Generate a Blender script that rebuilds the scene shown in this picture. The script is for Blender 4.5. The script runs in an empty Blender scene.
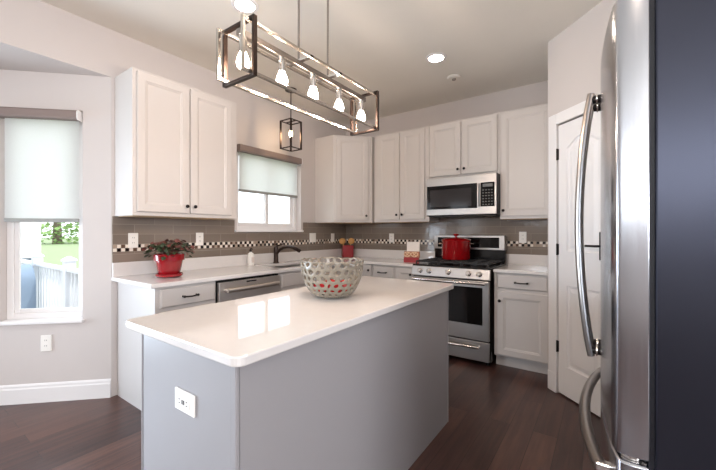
import bpy, bmesh, math, random
from mathutils import Vector, Matrix
random.seed(7)
PI = math.pi
scene = bpy.context.scene
col = scene.collection

# ------------------------------------------------------------------ camera, world, lights, exposure
CAM = Vector((3.0744, -4.0128, 1.2556)); YAW = 0.6178; FPX = 348.78
cam_data = bpy.data.cameras.new('camera')
cam = bpy.data.objects.new('camera', cam_data); col.objects.link(cam)
cam.location = CAM; cam.rotation_euler = (PI / 2, 0, YAW)
cam_data.sensor_width = 36.0; cam_data.lens = FPX / 716 * 36.0
cam_data.shift_y = -2.8 / 716
cam_data.clip_start = 0.02; cam_data.clip_end = 300
scene.camera = cam

world = bpy.data.worlds.new('world'); scene.world = world; world.use_nodes = True
wn = world.node_tree.nodes; wl = world.node_tree.links
wn['Background'].inputs['Color'].default_value = (0.90, 0.95, 1.0, 1)
wn['Background'].inputs['Strength'].default_value = 2.2

def light(name, kind, loc, target, energy, color, size=1, size_y=None):
    d = bpy.data.lights.new(name, kind); d.energy = energy; d.color = color
    if kind == 'AREA':
        d.shape = 'RECTANGLE'; d.size = size; d.size_y = size_y or size
    o = bpy.data.objects.new(name, d); col.objects.link(o); o.location = loc
    o.rotation_euler = (Vector(target) - Vector(loc)).to_track_quat('-Z', 'Y').to_euler()
    return o
sun = light('sun', 'SUN', (6, 3, 12), (0, 0, 0), 2.0, (1.0, 0.95, 0.88)); sun.data.angle = math.radians(2)
bay = light('bay_daylight', 'AREA', (-0.92, -4.6, 1.05), (1.6, -3.6, 1.2), 52, (0.70, 0.84, 1.0), 1.5, 1.5); bay.data.spread = math.radians(115)
light('family_room_daylight', 'AREA', (3.2, -7.75, 2.0), (2.7, -6.3, 3.1), 60, (0.92, 0.95, 1.0), 4.2, 0.8)
light('side_fill_light', 'AREA', (6.85, -5.25, 1.75), (1.6, -4.2, 2.1), 120, (0.94, 0.95, 1.0), 2.4, 1.2)  # added fill lamp with no known source, brightens faces turned to +x
scene.view_settings.view_transform = 'Standard'
scene.view_settings.look = 'None'
scene.view_settings.gamma = 1.0
scene.view_settings.use_curve_mapping = False
scene.view_settings.exposure = 0.43

# ------------------------------------------------------------------ materials
def lin(c):
    return tuple(((v / 255) / 12.92 if v / 255 <= 0.04045 else ((v / 255 + 0.055) / 1.055) ** 2.4) for v in c)
MATS = {}
def mat(name, rgb, rough=0.5, metal=0.0, vary=0.04, scale=6.0, bump=0.0, bump_scale=60.0, coat=0.0, spec=0.5, stretch=None, rough_vary=0.0):
    """A plain surface: colour with a little procedural mottling, optional fine bump."""
    if name in MATS: return MATS[name]
    m = bpy.data.materials.new(name); m.use_nodes = True; MATS[name] = m
    n, l = m.node_tree.nodes, m.node_tree.links
    b = n['Principled BSDF']
    c = lin(rgb)
    tc = n.new('ShaderNodeTexCoord'); mp = n.new('ShaderNodeMapping')
    l.new(tc.outputs['Object'], mp.inputs['Vector'])
    if stretch: mp.inputs['Scale'].default_value = stretch
    nz = n.new('ShaderNodeTexNoise'); nz.inputs['Scale'].default_value = scale; nz.inputs['Detail'].default_value = 4
    l.new(mp.outputs['Vector'], nz.inputs['Vector'])
    mx = n.new('ShaderNodeMix'); mx.data_type = 'RGBA'
    mx.inputs[6].default_value = tuple(max(0, v * (1 - vary)) for v in c) + (1,)
    mx.inputs[7].default_value = tuple(min(1, v * (1 + vary)) for v in c) + (1,)
    l.new(nz.outputs['Fac'], mx.inputs[0]); l.new(mx.outputs[2], b.inputs['Base Color'])
    b.inputs['Roughness'].default_value = rough; b.inputs['Metallic'].default_value = metal
    b.inputs['Specular IOR Level'].default_value = spec
    b.inputs['Coat Weight'].default_value = coat; b.inputs['Coat Roughness'].default_value = 0.05
    if rough_vary:
        mr = n.new('ShaderNodeMapRange'); mr.inputs[3].default_value = max(0.02, rough - rough_vary); mr.inputs[4].default_value = rough + rough_vary
        l.new(nz.outputs['Fac'], mr.inputs[0]); l.new(mr.outputs[0], b.inputs['Roughness'])
    if bump:
        n2 = n.new('ShaderNodeTexNoise'); n2.inputs['Scale'].default_value = bump_scale; n2.inputs['Detail'].default_value = 3
        l.new(mp.outputs['Vector'], n2.inputs['Vector'])
        bp = n.new('ShaderNodeBump'); bp.inputs['Strength'].default_value = bump; bp.inputs['Distance'].default_value = 0.002
        l.new(n2.outputs['Fac'], bp.inputs['Height']); l.new(bp.outputs['Normal'], b.inputs['Normal'])
    return m

def emis(name, rgb, strength):
    if name in MATS: return MATS[name]
    m = bpy.data.materials.new(name); m.use_nodes = True; MATS[name] = m
    b = m.node_tree.nodes['Principled BSDF']
    b.inputs['Base Color'].default_value = (0.9, 0.88, 0.84, 1)
    b.inputs['Emission Color'].default_value = lin(rgb) + (1,)
    b.inputs['Emission Strength'].default_value = strength
    return m

def glass_mat(name, tint, rough=0.0, mixfac=0.10):
    if name in MATS: return MATS[name]
    m = bpy.data.materials.new(name); m.use_nodes = True; MATS[name] = m
    n, l = m.node_tree.nodes, m.node_tree.links
    n.remove(n['Principled BSDF'])
    t = n.new('ShaderNodeBsdfTransparent'); t.inputs['Color'].default_value = tint + (1,)
    g = n.new('ShaderNodeBsdfGlossy'); g.inputs['Roughness'].default_value = rough
    f = n.new('ShaderNodeFresnel'); f.inputs['IOR'].default_value = 1.45
    ge = n.new('ShaderNodeNewGeometry'); iv = n.new('ShaderNodeMath'); iv.operation = 'SUBTRACT'; iv.inputs[0].default_value = 1.0; l.new(ge.outputs['Backfacing'], iv.inputs[1])
    mu = n.new('ShaderNodeMath'); mu.operation = 'MULTIPLY'; l.new(f.outputs[0], mu.inputs[0]); l.new(iv.outputs[0], mu.inputs[1])
    mx = n.new('ShaderNodeMixShader'); l.new(mu.outputs[0], mx.inputs[0]); l.new(t.outputs[0], mx.inputs[1]); l.new(g.outputs[0], mx.inputs[2])
    l.new(mx.outputs[0], n['Material Output'].inputs['Surface'])
    return m

def shade_mat(name, rgb, trans):
    m = bpy.data.materials.new(name); m.use_nodes = True
    n, l = m.node_tree.nodes, m.node_tree.links
    n.remove(n['Principled BSDF'])
    tc = n.new('ShaderNodeTexCoord')
    wv = n.new('ShaderNodeTexNoise'); wv.inputs['Scale'].default_value = 90; l.new(tc.outputs['Object'], wv.inputs['Vector'])
    mx = n.new('ShaderNodeMix'); mx.data_type = 'RGBA'; c = lin(rgb)
    mx.inputs[6].default_value = tuple(v * .95 for v in c) + (1,); mx.inputs[7].default_value = c + (1,)
    l.new(wv.outputs['Fac'], mx.inputs[0])
    d = n.new('ShaderNodeBsdfDiffuse'); t = n.new('ShaderNodeBsdfTranslucent')
    l.new(mx.outputs[2], d.inputs['Color']); l.new(mx.outputs[2], t.inputs['Color'])
    ms = n.new('ShaderNodeMixShader'); ms.inputs[0].default_value = trans
    l.new(d.outputs[0], ms.inputs[1]); l.new(t.outputs[0], ms.inputs[2]); l.new(ms.outputs[0], n['Material Output'].inputs['Surface'])
    return m

def floor_mat():
    m = bpy.data.materials.new('dark_wood_planks'); m.use_nodes = True
    n, l = m.node_tree.nodes, m.node_tree.links; b = n['Principled BSDF']
    tc = n.new('ShaderNodeTexCoord'); sp = n.new('ShaderNodeSeparateXYZ'); l.new(tc.outputs['Object'], sp.inputs[0])
    cb = n.new('ShaderNodeCombineXYZ'); l.new(sp.outputs['Y'], cb.inputs['X']); l.new(sp.outputs['X'], cb.inputs['Y'])
    br = n.new('ShaderNodeTexBrick'); l.new(cb.outputs[0], br.inputs['Vector'])
    br.inputs['Scale'].default_value = 1; br.inputs['Brick Width'].default_value = 1.15; br.inputs['Row Height'].default_value = 0.135
    br.inputs['Mortar Size'].default_value = 0.0016; br.inputs['Mortar Smooth'].default_value = 0.3; br.offset = 0.37
    br.inputs['Color1'].default_value = (0, 0, 0, 1); br.inputs['Color2'].default_value = (1, 1, 1, 1); br.inputs['Mortar'].default_value = (0.5, 0.5, 0.5, 1)
    mp = n.new('ShaderNodeMapping'); mp.inputs['Scale'].default_value = (1.6, 22, 1); l.new(cb.outputs[0], mp.inputs['Vector'])
    # shift the grain plank by plank
    ad = n.new('ShaderNodeVectorMath'); ad.operation = 'ADD'; l.new(mp.outputs[0], ad.inputs[0])
    sc = n.new('ShaderNodeVectorMath'); sc.operation = 'SCALE'; sc.inputs['Scale'].default_value = 13; l.new(br.outputs['Color'], sc.inputs[0]); l.new(sc.outputs[0], ad.inputs[1])
    nz = n.new('ShaderNodeTexNoise'); nz.inputs['Scale'].default_value = 1.3; nz.inputs['Detail'].default_value = 6; nz.inputs['Roughness'].default_value = 0.62; l.new(ad.outputs[0], nz.inputs['Vector'])
    mth = n.new('ShaderNodeMath'); mth.operation = 'MULTIPLY_ADD'; mth.inputs[1].default_value = 0.34; l.new(br.outputs['Color'], mth.inputs[0]); l.new(nz.outputs['Fac'], mth.inputs[2])
    rp = n.new('ShaderNodeValToRGB'); l.new(mth.outputs[0], rp.inputs[0])
    e = rp.color_ramp.elements; e[0].position = 0.32; e[0].color = lin((44, 30, 29)) + (1,); e[1].position = 0.98; e[1].color = lin((100, 69, 59)) + (1,)
    k = e.new(0.62); k.color = lin((68, 46, 42)) + (1,)
    gm = n.new('ShaderNodeMix'); gm.data_type = 'RGBA'; gm.inputs[7].default_value = lin((26, 17, 16)) + (1,); l.new(br.outputs['Fac'], gm.inputs[0]); l.new(rp.outputs[0], gm.inputs[6])
    l.new(gm.outputs[2], b.inputs['Base Color'])
    mr = n.new('ShaderNodeMapRange'); mr.inputs[3].default_value = 0.24; mr.inputs[4].default_value = 0.40; l.new(nz.outputs['Fac'], mr.inputs[0]); l.new(mr.outputs[0], b.inputs['Roughness'])
    bp = n.new('ShaderNodeBump'); bp.inputs['Strength'].default_value = 0.25; bp.inputs['Distance'].default_value = 0.002; bp.invert = True
    l.new(br.outputs['Fac'], bp.inputs['Height']); l.new(bp.outputs[0], b.inputs['Normal'])
    return m

def tile_mat():
    m = bpy.data.materials.new('taupe_glass_tile'); m.use_nodes = True
    n, l = m.node_tree.nodes, m.node_tree.links; b = n['Principled BSDF']
    tc = n.new('ShaderNodeTexCoord'); sp = n.new('ShaderNodeSeparateXYZ'); l.new(tc.outputs['Object'], sp.inputs[0])
    cb = n.new('ShaderNodeCombineXYZ'); l.new(sp.outputs['X'], cb.inputs['X']); l.new(sp.outputs['Z'], cb.inputs['Y'])
    br = n.new('ShaderNodeTexBrick'); l.new(cb.outputs[0], br.inputs['Vector'])
    br.inputs['Scale'].default_value = 1; br.inputs['Brick Width'].default_value = 0.305; br.inputs['Row Height'].default_value = 0.0775
    br.inputs['Mortar Size'].default_value = 0.0016; br.inputs['Mortar Smooth'].default_value = 0.2
    br.inputs['Color1'].default_value = lin((124, 112, 102)) + (1,); br.inputs['Color2'].default_value = lin((136, 123, 112)) + (1,); br.inputs['Mortar'].default_value = lin((160, 148, 136)) + (1,)
    l.new(br.outputs['Color'], b.inputs['Base Color']); b.inputs['Roughness'].default_value = 0.10
    nz = n.new('ShaderNodeTexNoise'); nz.inputs['Scale'].default_value = 22; l.new(cb.outputs[0], nz.inputs['Vector'])
    mth = n.new('ShaderNodeMath'); mth.operation = 'MULTIPLY_ADD'; mth.inputs[1].default_value = -1.0; l.new(br.outputs['Fac'], mth.inputs[0]); l.new(nz.outputs['Fac'], mth.inputs[2])
    bp = n.new('ShaderNodeBump'); bp.inputs['Strength'].default_value = 0.35; bp.inputs['Distance'].default_value = 0.003
    l.new(mth.outputs[0], bp.inputs['Height']); l.new(bp.outputs[0], b.inputs['Normal'])
    return m

def mosaic_mat():
    m = bpy.data.materials.new('black_white_mosaic'); m.use_nodes = True
    n, l = m.node_tree.nodes, m.node_tree.links; b = n['Principled BSDF']
    tc = n.new('ShaderNodeTexCoord'); sp = n.new('ShaderNodeSeparateXYZ'); l.new(tc.outputs['Object'], sp.inputs[0])
    S = 0.0283
    def cell(out):
        d = n.new('ShaderNodeMath'); d.operation = 'DIVIDE'; d.inputs[1].default_value = S; l.new(out, d.inputs[0])
        f = n.new('ShaderNodeMath'); f.operation = 'FLOOR'; l.new(d.outputs[0], f.inputs[0])
        r = n.new('ShaderNodeMath'); r.operation = 'FRACT'; l.new(d.outputs[0], r.inputs[0])
        p = n.new('ShaderNodeMath'); p.operation = 'PINGPONG'; p.inputs[1].default_value = 0.5; l.new(r.outputs[0], p.inputs[0])
        return f.outputs[0], p.outputs[0]
    fx, px = cell(sp.outputs['X']); fz, pz = cell(sp.outputs['Z'])
    cb = n.new('ShaderNodeCombineXYZ'); l.new(fx, cb.inputs['X']); l.new(fz, cb.inputs['Y'])
    wnz = n.new('ShaderNodeTexWhiteNoise'); wnz.noise_dimensions = '2D'; l.new(cb.outputs[0], wnz.inputs['Vector'])
    sm = n.new('ShaderNodeMath'); sm.operation = 'ADD'; l.new(fx, sm.inputs[0]); l.new(fz, sm.inputs[1])
    md = n.new('ShaderNodeMath'); md.operation = 'FLOORED_MODULO'; md.inputs[1].default_value = 2; l.new(sm.outputs[0], md.inputs[0])
    av = n.new('ShaderNodeMath'); av.operation = 'MULTIPLY_ADD'; av.inputs[1].default_value = 0.45; l.new(md.outputs[0], av.inputs[0])
    hf = n.new('ShaderNodeMath'); hf.operation = 'MULTIPLY'; hf.inputs[1].default_value = 0.55; l.new(wnz.outputs['Value'], hf.inputs[0]); l.new(hf.outputs[0], av.inputs[2])
    rp = n.new('ShaderNodeValToRGB'); rp.color_ramp.interpolation = 'CONSTANT'; l.new(av.outputs[0], rp.inputs[0])
    e = rp.color_ramp.elements; e[0].color = lin((30, 22, 20)) + (1,); e[1].position = 0.58; e[1].color = lin((232, 222, 210)) + (1,)
    k = e.new(0.36); k.color = lin((96, 74, 62)) + (1,); k = e.new(0.48); k.color = lin((168, 150, 134)) + (1,)
    mn = n.new('ShaderNodeMath'); mn.operation = 'MINIMUM'; l.new(px, mn.inputs[0]); l.new(pz, mn.inputs[1])
    lt = n.new('ShaderNodeMath'); lt.operation = 'LESS_THAN'; lt.inputs[1].default_value = 0.06; l.new(mn.outputs[0], lt.inputs[0])
    gm = n.new('ShaderNodeMix'); gm.data_type = 'RGBA'; gm.inputs[7].default_value = lin((150, 138, 126)) + (1,)
    l.new(lt.outputs[0], gm.inputs[0]); l.new(rp.outputs[0], gm.inputs[6]); l.new(gm.outputs[2], b.inputs['Base Color'])
    b.inputs['Roughness'].default_value = 0.15
    return m

def steel_mat(name, rgb, rough, stretch, vary=0.05):
    m = mat(name, rgb, rough=rough, metal=1.0, vary=vary, scale=3.0, stretch=stretch, rough_vary=0.06)
    return m

M_BASE = mat('base_cabinet_paint', (196, 190, 186), rough=0.38, vary=0.015)
M_ISL = mat('island_paint', (157, 154, 156), rough=0.38, vary=0.015)
M_CAB = mat('cabinet_paint', (210, 203, 198), rough=0.38, vary=0.015)
M_WALL = mat('wall_paint', (205, 197, 193), rough=0.75, vary=0.015, bump=0.06, bump_scale=220)
M_CEIL = mat('ceiling_paint', (234, 229, 220), rough=0.85, vary=0.02, bump=0.08, bump_scale=150)
M_TRIM = mat('white_trim_paint', (233, 230, 229), rough=0.4, vary=0.01)
M_QUARTZ = mat('white_quartz', (224, 219, 216), rough=0.05, vary=0.03, scale=28, spec=0.85)
M_FLOOR = floor_mat()
M_TILE = tile_mat(); M_MOS = mosaic_mat()
M_STEEL = steel_mat('brushed_stainless', (184, 179, 175), 0.36, (1, 1, 60))
M_STEELV = steel_mat('door_stainless', (190, 192, 198), 0.20, (40, 40, 0.6))
M_DWSTEEL = steel_mat('satin_stainless', (204, 198, 193), 0.46, (60, 1, 1))
M_CHROME = mat('polished_nickel', (225, 220, 215), rough=0.10, metal=1.0, vary=0.02)
M_NICKEL = mat('satin_nickel', (150, 142, 136), rough=0.30, metal=1.0, vary=0.04)
M_BRONZE = mat('dark_bronze', (62, 50, 45), rough=0.35, metal=0.85, vary=0.08)
M_BLACKHW = mat('black_hardware', (34, 28, 27), rough=0.35, metal=0.6, vary=0.05)
M_BLACK = mat('black_enamel', (22, 21, 22), rough=0.18, vary=0.05)
M_IRON = mat('cast_iron', (30, 29, 30), rough=0.55, vary=0.1, bump=0.2, bump_scale=300)
M_BGLASS = mat('black_glass', (16, 14, 14), rough=0.05, vary=0.02, spec=0.35)
M_FRSIDE = mat('fridge_side_charcoal', (64, 66, 77), rough=0.28, metal=0.9, vary=0.04, bump=0.08, bump_scale=400)
M_RUBBER = mat('dark_gasket', (26, 27, 36), rough=0.5, vary=0.03)
M_RED = mat('red_enamel', (150, 14, 20), rough=0.12, vary=0.04, coat=0.6)
M_REDPOT = mat('red_glazed_ceramic', (146, 20, 28), rough=0.14, vary=0.06, coat=0.5)
M_PLATE = mat('white_plastic', (240, 236, 230), rough=0.35, vary=0.01)
M_SLOT = mat('dark_slot', (70, 66, 64), rough=0.6)
M_BOWL = mat('grey_stone_glaze', (134, 126, 113), rough=0.25, vary=0.06, scale=20)
M_GLASS = glass_mat('window_glass', (0.98, 0.99, 1.0))
M_LAMPGLASS = emis('glowing_bulb', (255, 228, 205), 165.0)
M_CANDLE = emis('glowing_candle_bulb', (255, 222, 180), 60.0)
M_LENS = emis('recessed_lamp_lens', (255, 234, 214), 38.0)
M_SHADE = shade_mat('roller_shade_fabric', (241, 241, 240), 0.80)
M_VALANCE = mat('taupe_valance', (134, 118, 112), rough=0.6, vary=0.06, scale=60, stretch=(1, 1, 8))
M_WOODLT = mat('light_wood', (214, 160, 92), rough=0.5, vary=0.15, scale=20, stretch=(1, 1, .2))
M_LEAF = mat('plant_leaf', (50, 62, 40), rough=0.45, vary=0.35, scale=30)
M_LEAFRED = mat('reddish_leaf', (98, 52, 46), rough=0.45, vary=0.3, scale=30)
M_SOIL = mat('potting_soil', (46, 34, 28), rough=0.95, vary=0.3, scale=60, bump=0.6)
M_APPLE = mat('apple_skin', (176, 18, 26), rough=0.22, vary=0.25, scale=14, coat=0.3)
M_UNDER = mat('cabinet_underside_birch', (196, 168, 132), rough=0.5, vary=0.08, stretch=(1, 10, 1))

# ------------------------------------------------------------------ mesh helpers
class MB:
    def __init__(self): self.bm = bmesh.new()
    def box(self, x0, x1, y0, y1, z0, z1, M=None):
        vs = [self.bm.verts.new((x, y, z)) for x in (x0, x1) for y in (y0, y1) for z in (z0, z1)]
        for f in ((0, 1, 3, 2), (4, 6, 7, 5), (0, 4, 5, 1), (2, 3, 7, 6), (0, 2, 6, 4), (1, 5, 7, 3)):
            self.bm.faces.new([vs[i] for i in f])
        if M is not None:
            for v in vs: v.co = M @ v.co
        return self
    def rings(self, rings, close=True, cap0=True, cap1=True):
        R = [[self.bm.verts.new(p) for p in r] for r in rings]
        for a, b in zip(R, R[1:]):
            k = len(a)
            for i in range(k if close else k - 1):
                j = (i + 1) % k
                self.bm.faces.new((a[i], a[j], b[j], b[i]))
        if cap0: self.bm.faces.new(list(reversed(R[0])))
        if cap1: self.bm.faces.new(R[-1])
        return self
    def lathe(self, prof, c=(0, 0, 0), seg=24, axis='Z', cap0=True, cap1=True):
        out = []
        for r, h in prof:
            ring = []
            for i in range(seg):
                a = 2 * PI * i / seg
                u, v = r * math.cos(a), r * math.sin(a)
                p = {'Z': (u, v, h), 'X': (h, u, v), 'Y': (v, h, u)}[axis]
                ring.append((c[0] + p[0], c[1] + p[1], c[2] + p[2]))
            out.append(ring)
        return self.rings(out, True, cap0, cap1)
    def tube(self, pts, r, seg=10, rz=None):
        """Round (or flattened, rz) bar swept along points."""
        pts = [Vector(p) for p in pts]; rings = []
        up = Vector((0, 0, 1))
        for i, p in enumerate(pts):
            t = (pts[min(i + 1, len(pts) - 1)] - pts[max(i - 1, 0)]).normalized()
            ref = up if abs(t.dot(up)) < 0.97 else Vector((0, 1, 0))
            s = t.cross(ref).normalized(); q = s.cross(t).normalized()
            rr = r[i] if isinstance(r, (list, tuple)) else r
            rings.append([p + s * rr * math.cos(2 * PI * k / seg) + q * (rz or rr) * math.sin(2 * PI * k / seg) for k in range(seg)])
        return self.rings(rings)
    def poly(self, pts, z0, z1):
        """Vertical prism on a polygon."""
        return self.rings([[(x, y, z0) for x, y in pts], [(x, y, z1) for x, y in pts]])
    def sphere(self, c, r, seg=16, sq=(1, 1, 1)):
        bmesh.ops.create_uvsphere(self.bm, u_segments=seg, v_segments=seg // 2, radius=r, matrix=Matrix.Translation(c) @ Matrix.Diagonal((*sq, 1)))
        return self
    def build(self, name, m, parent=None, loc=(0, 0, 0), rotz=0, bevel=0.0, smooth=False, seg=2):
        bmesh.ops.recalc_face_normals(self.bm, faces=self.bm.faces)
        me = bpy.data.meshes.new(name); self.bm.to_mesh(me); self.bm.free()
        me.materials.append(m)
        if smooth:
            me.polygons.foreach_set('use_smooth', [True] * len(me.polygons)); me.set_sharp_from_angle(angle=math.radians(38))
        o = bpy.data.objects.new(name, me); col.objects.link(o)
        o.location = loc; o.rotation_euler = (0, 0, rotz)
        if parent is not None: o.parent = parent
        if bevel:
            b = o.modifiers.new('bevel', 'BEVEL'); b.width = bevel; b.segments = seg; b.limit_method = 'ANGLE'; b.angle_limit = math.radians(50)
        return o

def tag(o, label, cat, group=None, kind=None):
    if label: o['label'] = label
    if cat: o['category'] = cat
    if group: o['group'] = group
    if kind: o['kind'] = kind
    return o
def thing(name, label, cat, loc=(0, 0, 0), rotz=0, group=None):
    o = bpy.data.objects.new(name, None); col.objects.link(o); o.empty_display_size = 0.1
    o.location = loc; o.rotation_euler = (0, 0, rotz)
    return tag(o, label, cat, group)
def struct(o, label=None):
    o['kind'] = 'structure'
    if label: o['label'] = label
    return o
def box(name, m, x0, x1, y0, y1, z0, z1, parent=None, bevel=0.0, **k):
    return MB().box(x0, x1, y0, y1, z0, z1).build(name, m, parent, bevel=bevel, **k)
def copy_tree(o, parent=None):
    c = o.copy(); col.objects.link(c); c.parent = parent
    for ch in list(o.children): copy_tree(ch, c)
    return c
def front_panel(w, h, levels):
    """Panel in local X (width), Z (height), facing -Y: rectangles at successive insets (inset, y)."""
    b = MB()
    b.rings([[(i, y, i), (w - i, y, i), (w - i, y, h - i), (i, y, h - i)] for i, y in levels])
    return b

def rotated(px, py, ang, ox, oy):
    return ox + px * math.cos(ang) - py * math.sin(ang), oy + px * math.sin(ang) + py * math.cos(ang)

# ------------------------------------------------------------------ room shell
CZ = 2.80          # ceiling
HZ = 2.44          # nook ceiling
WT = 0.13          # wall thickness
BY = -2.935        # corner where the nook's angled wall starts
XR = 3.98          # wall behind the fridge
YB = -8.0

struct(MB().box(-1.3, 7.0, YB, 0.0, -0.05, 0.0).build('floor', M_FLOOR), 'dark brown wood plank floor')
struct(MB().box(-WT, 7.0, YB, WT, CZ, CZ + 0.08).build('ceiling', M_CEIL), 'flat beige painted ceiling')

def wall_with_hole(name, m, ax, L, z0, z1, thick, holes, loc, rotz):
    """Wall in local X (length), Y 0..thick, with rectangular holes (x0,x1,z0,z1)."""
    b = MB()
    xs = sorted({0, L} | {v for h in holes for v in h[:2]}); zs = sorted({z0, z1} | {v for h in holes for v in h[2:]})
    bm = b.bm; vv = {}
    def V(x, z):
        if (x, z) not in vv: vv[(x, z)] = bm.verts.new((x, 0, z))
        return vv[(x, z)]
    fs = []
    for xa, xb in zip(xs, xs[1:]):
        for za, zb in zip(zs, zs[1:]):
            xm, zm = (xa + xb) / 2, (za + zb) / 2
            if any(h[0] < xm < h[1] and h[2] < zm < h[3] for h in holes): continue
            fs.append(bm.faces.new((V(xa, za), V(xb, za), V(xb, zb), V(xa, zb))))
    ex = bmesh.ops.extrude_face_region(bm, geom=fs)
    for g in ex['geom']:
        if isinstance(g, bmesh.types.BMVert): g.co.y += thick
    return struct(b.build(name, m, loc=loc, rotz=rotz))

WY0, WY1, WZ0, WZ1 = -1.825, -0.905, 1.275, 2.15     # sink window opening
# sink wall: local X along +y, thickness towards -x
L = 0 - BY
wall_with_hole('wall_left', M_WALL, 0, L, 0, CZ, WT, [(WY0 - BY, WY1 - BY, WZ0, WZ1)], (0, BY, 0), PI / 2)
struct(MB().box(-WT, 0, YB, BY, HZ + .05, CZ).build('wall_header', M_WALL), 'wall strip above the breakfast nook')
struct(MB().box(-WT, XR + WT, 0, WT, 0, CZ).build('wall_back', M_WALL))
struct(MB().box(XR, XR + WT, -3.3, 0, 0, CZ).build('wall_right', M_WALL))
# nook: angled walls and the far glazed wall
A225 = math.radians(45)
NL = 1.25
nx, ny = -NL * .7071, BY - NL * .7071
# angled wall seen in the photo: starts far end, local X runs back to the corner (0,BY), facing (+x,-y)
S0, S1, BZ0, BZ1 = 0.195, 0.745, 0.60, 2.17
wall_with_hole('wall_bay', M_WALL, 0, NL, 0, HZ, WT, [(NL - S1, NL - S0, BZ0, BZ1)], (nx, ny, 0), PI / 4)
wall_with_hole('wall_nook', M_WALL, 0, 2.6, 0, HZ, WT, [(0.15, 2.45, 0.10, 2.15)], (nx, ny - 2.6, 0), PI / 2)
wall_with_hole('wall_nook_far', M_WALL, 0, NL, 0, HZ, WT, [(0.2, 0.9, 0.6, 2.17)], (0, ny - 2.6 - NL * .7071, 0), PI * 0.75)
yq = ny - 2.6 - NL * .7071
struct(MB().box(-WT, 0, YB, yq, 0, HZ).build('wall_left_rear', M_WALL))
struct(MB().poly([(0, BY), (nx - .15, ny - .10), (nx - .15, ny - 2.5), (0, yq)], HZ, HZ + 0.05).build('ceiling_nook', M_WALL), 'lower ceiling over the breakfast nook')
wall_with_hole('wall_front', M_WALL, 0, 7.0 + WT, 0, CZ, WT, [(0.9, 2.6, 1.55, 2.45), (3.0, 5.4, 1.55, 2.45)], (-WT, YB - WT, 0), 0)
wall_with_hole('wall_family_room', M_WALL, 0, 8.13, 0, CZ, WT, [(4.0, 6.6, 1.0, 2.4)], (7.0, WT, 0), -PI / 2)  # hole invented to suit the added side fill lamp

# corner pantry: short side wall, angled wall with the door, return wall
PX, PY = 2.69, -0.805
ANG = -PI / 4
DL0, DL1, DZ = 0.117, 0.577, 2.09
PLEN = 0.93
struct(MB().box(PX, PX + 0.10, PY + 0.04, 0, 0, CZ).build('wall_pantry_side', M_WALL))
wall_with_hole('wall_pantry', M_WALL, 0, PLEN, 0, CZ, 0.10, [(DL0 - .005, DL1 + .005, 0, DZ + .005)], (PX, PY, 0), ANG)
ex, ey = PX + PLEN * .7071, PY - PLEN * .7071
struct(MB().box(ex, XR, ey, ey + 0.10, 0, CZ).build('wall_pantry_return', M_WALL))

# baseboards
def baseboard(name, Ln, loc, rotz):
    b = MB()
    prof = [(0, 0), (-0.014, 0), (-0.014, 0.105), (-0.010, 0.115), (-0.010, 0.128), (-0.004, 0.138), (0, 0.14)]
    b.rings([[(x, y, z) for y, z in prof] for x in (0, Ln)])
    return struct(b.build(name, M_TRIM, loc=loc, rotz=rotz), 'white painted baseboard')
baseboard('baseboard_bay', NL + 0.0, (nx, ny, 0), PI / 4)
bb = MB(); bb.box(0, 0.014, BY, BY + 0.012, 0, 0.13)
baseboard('baseboard_pantry_return', XR - ex, (ex, ey, 0), 0)
baseboard('baseboard_front', 0.9, (7.0, YB, 0), PI)
bb.bm.free()

# pantry door casing
cw = 0.085
b = MB()
b.box(DL0 - .005 - cw, DL0 - .005, -0.018, 0, 0, DZ + .005 + cw)
b.box(DL1 + .005, DL1 + .005 + cw, -0.018, 0, 0, DZ + .005 + cw)
b.box(DL0 - .005, DL1 + .005, -0.018, 0, DZ + .005, DZ + .005 + cw)
struct(b.build('trim_1', M_TRIM, loc=(PX, PY, 0), rotz=ANG, bevel=0.005), 'white casing around the pantry door')
b = MB()
b.box(DL0 - .005 - cw - .004, DL0 - .005, -0.022, 0, 0, 0.15)
struct(b.build('trim_2', M_TRIM, loc=(PX, PY, 0), rotz=ANG, bevel=0.004), 'plinth block at the foot of the pantry casing')

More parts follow.
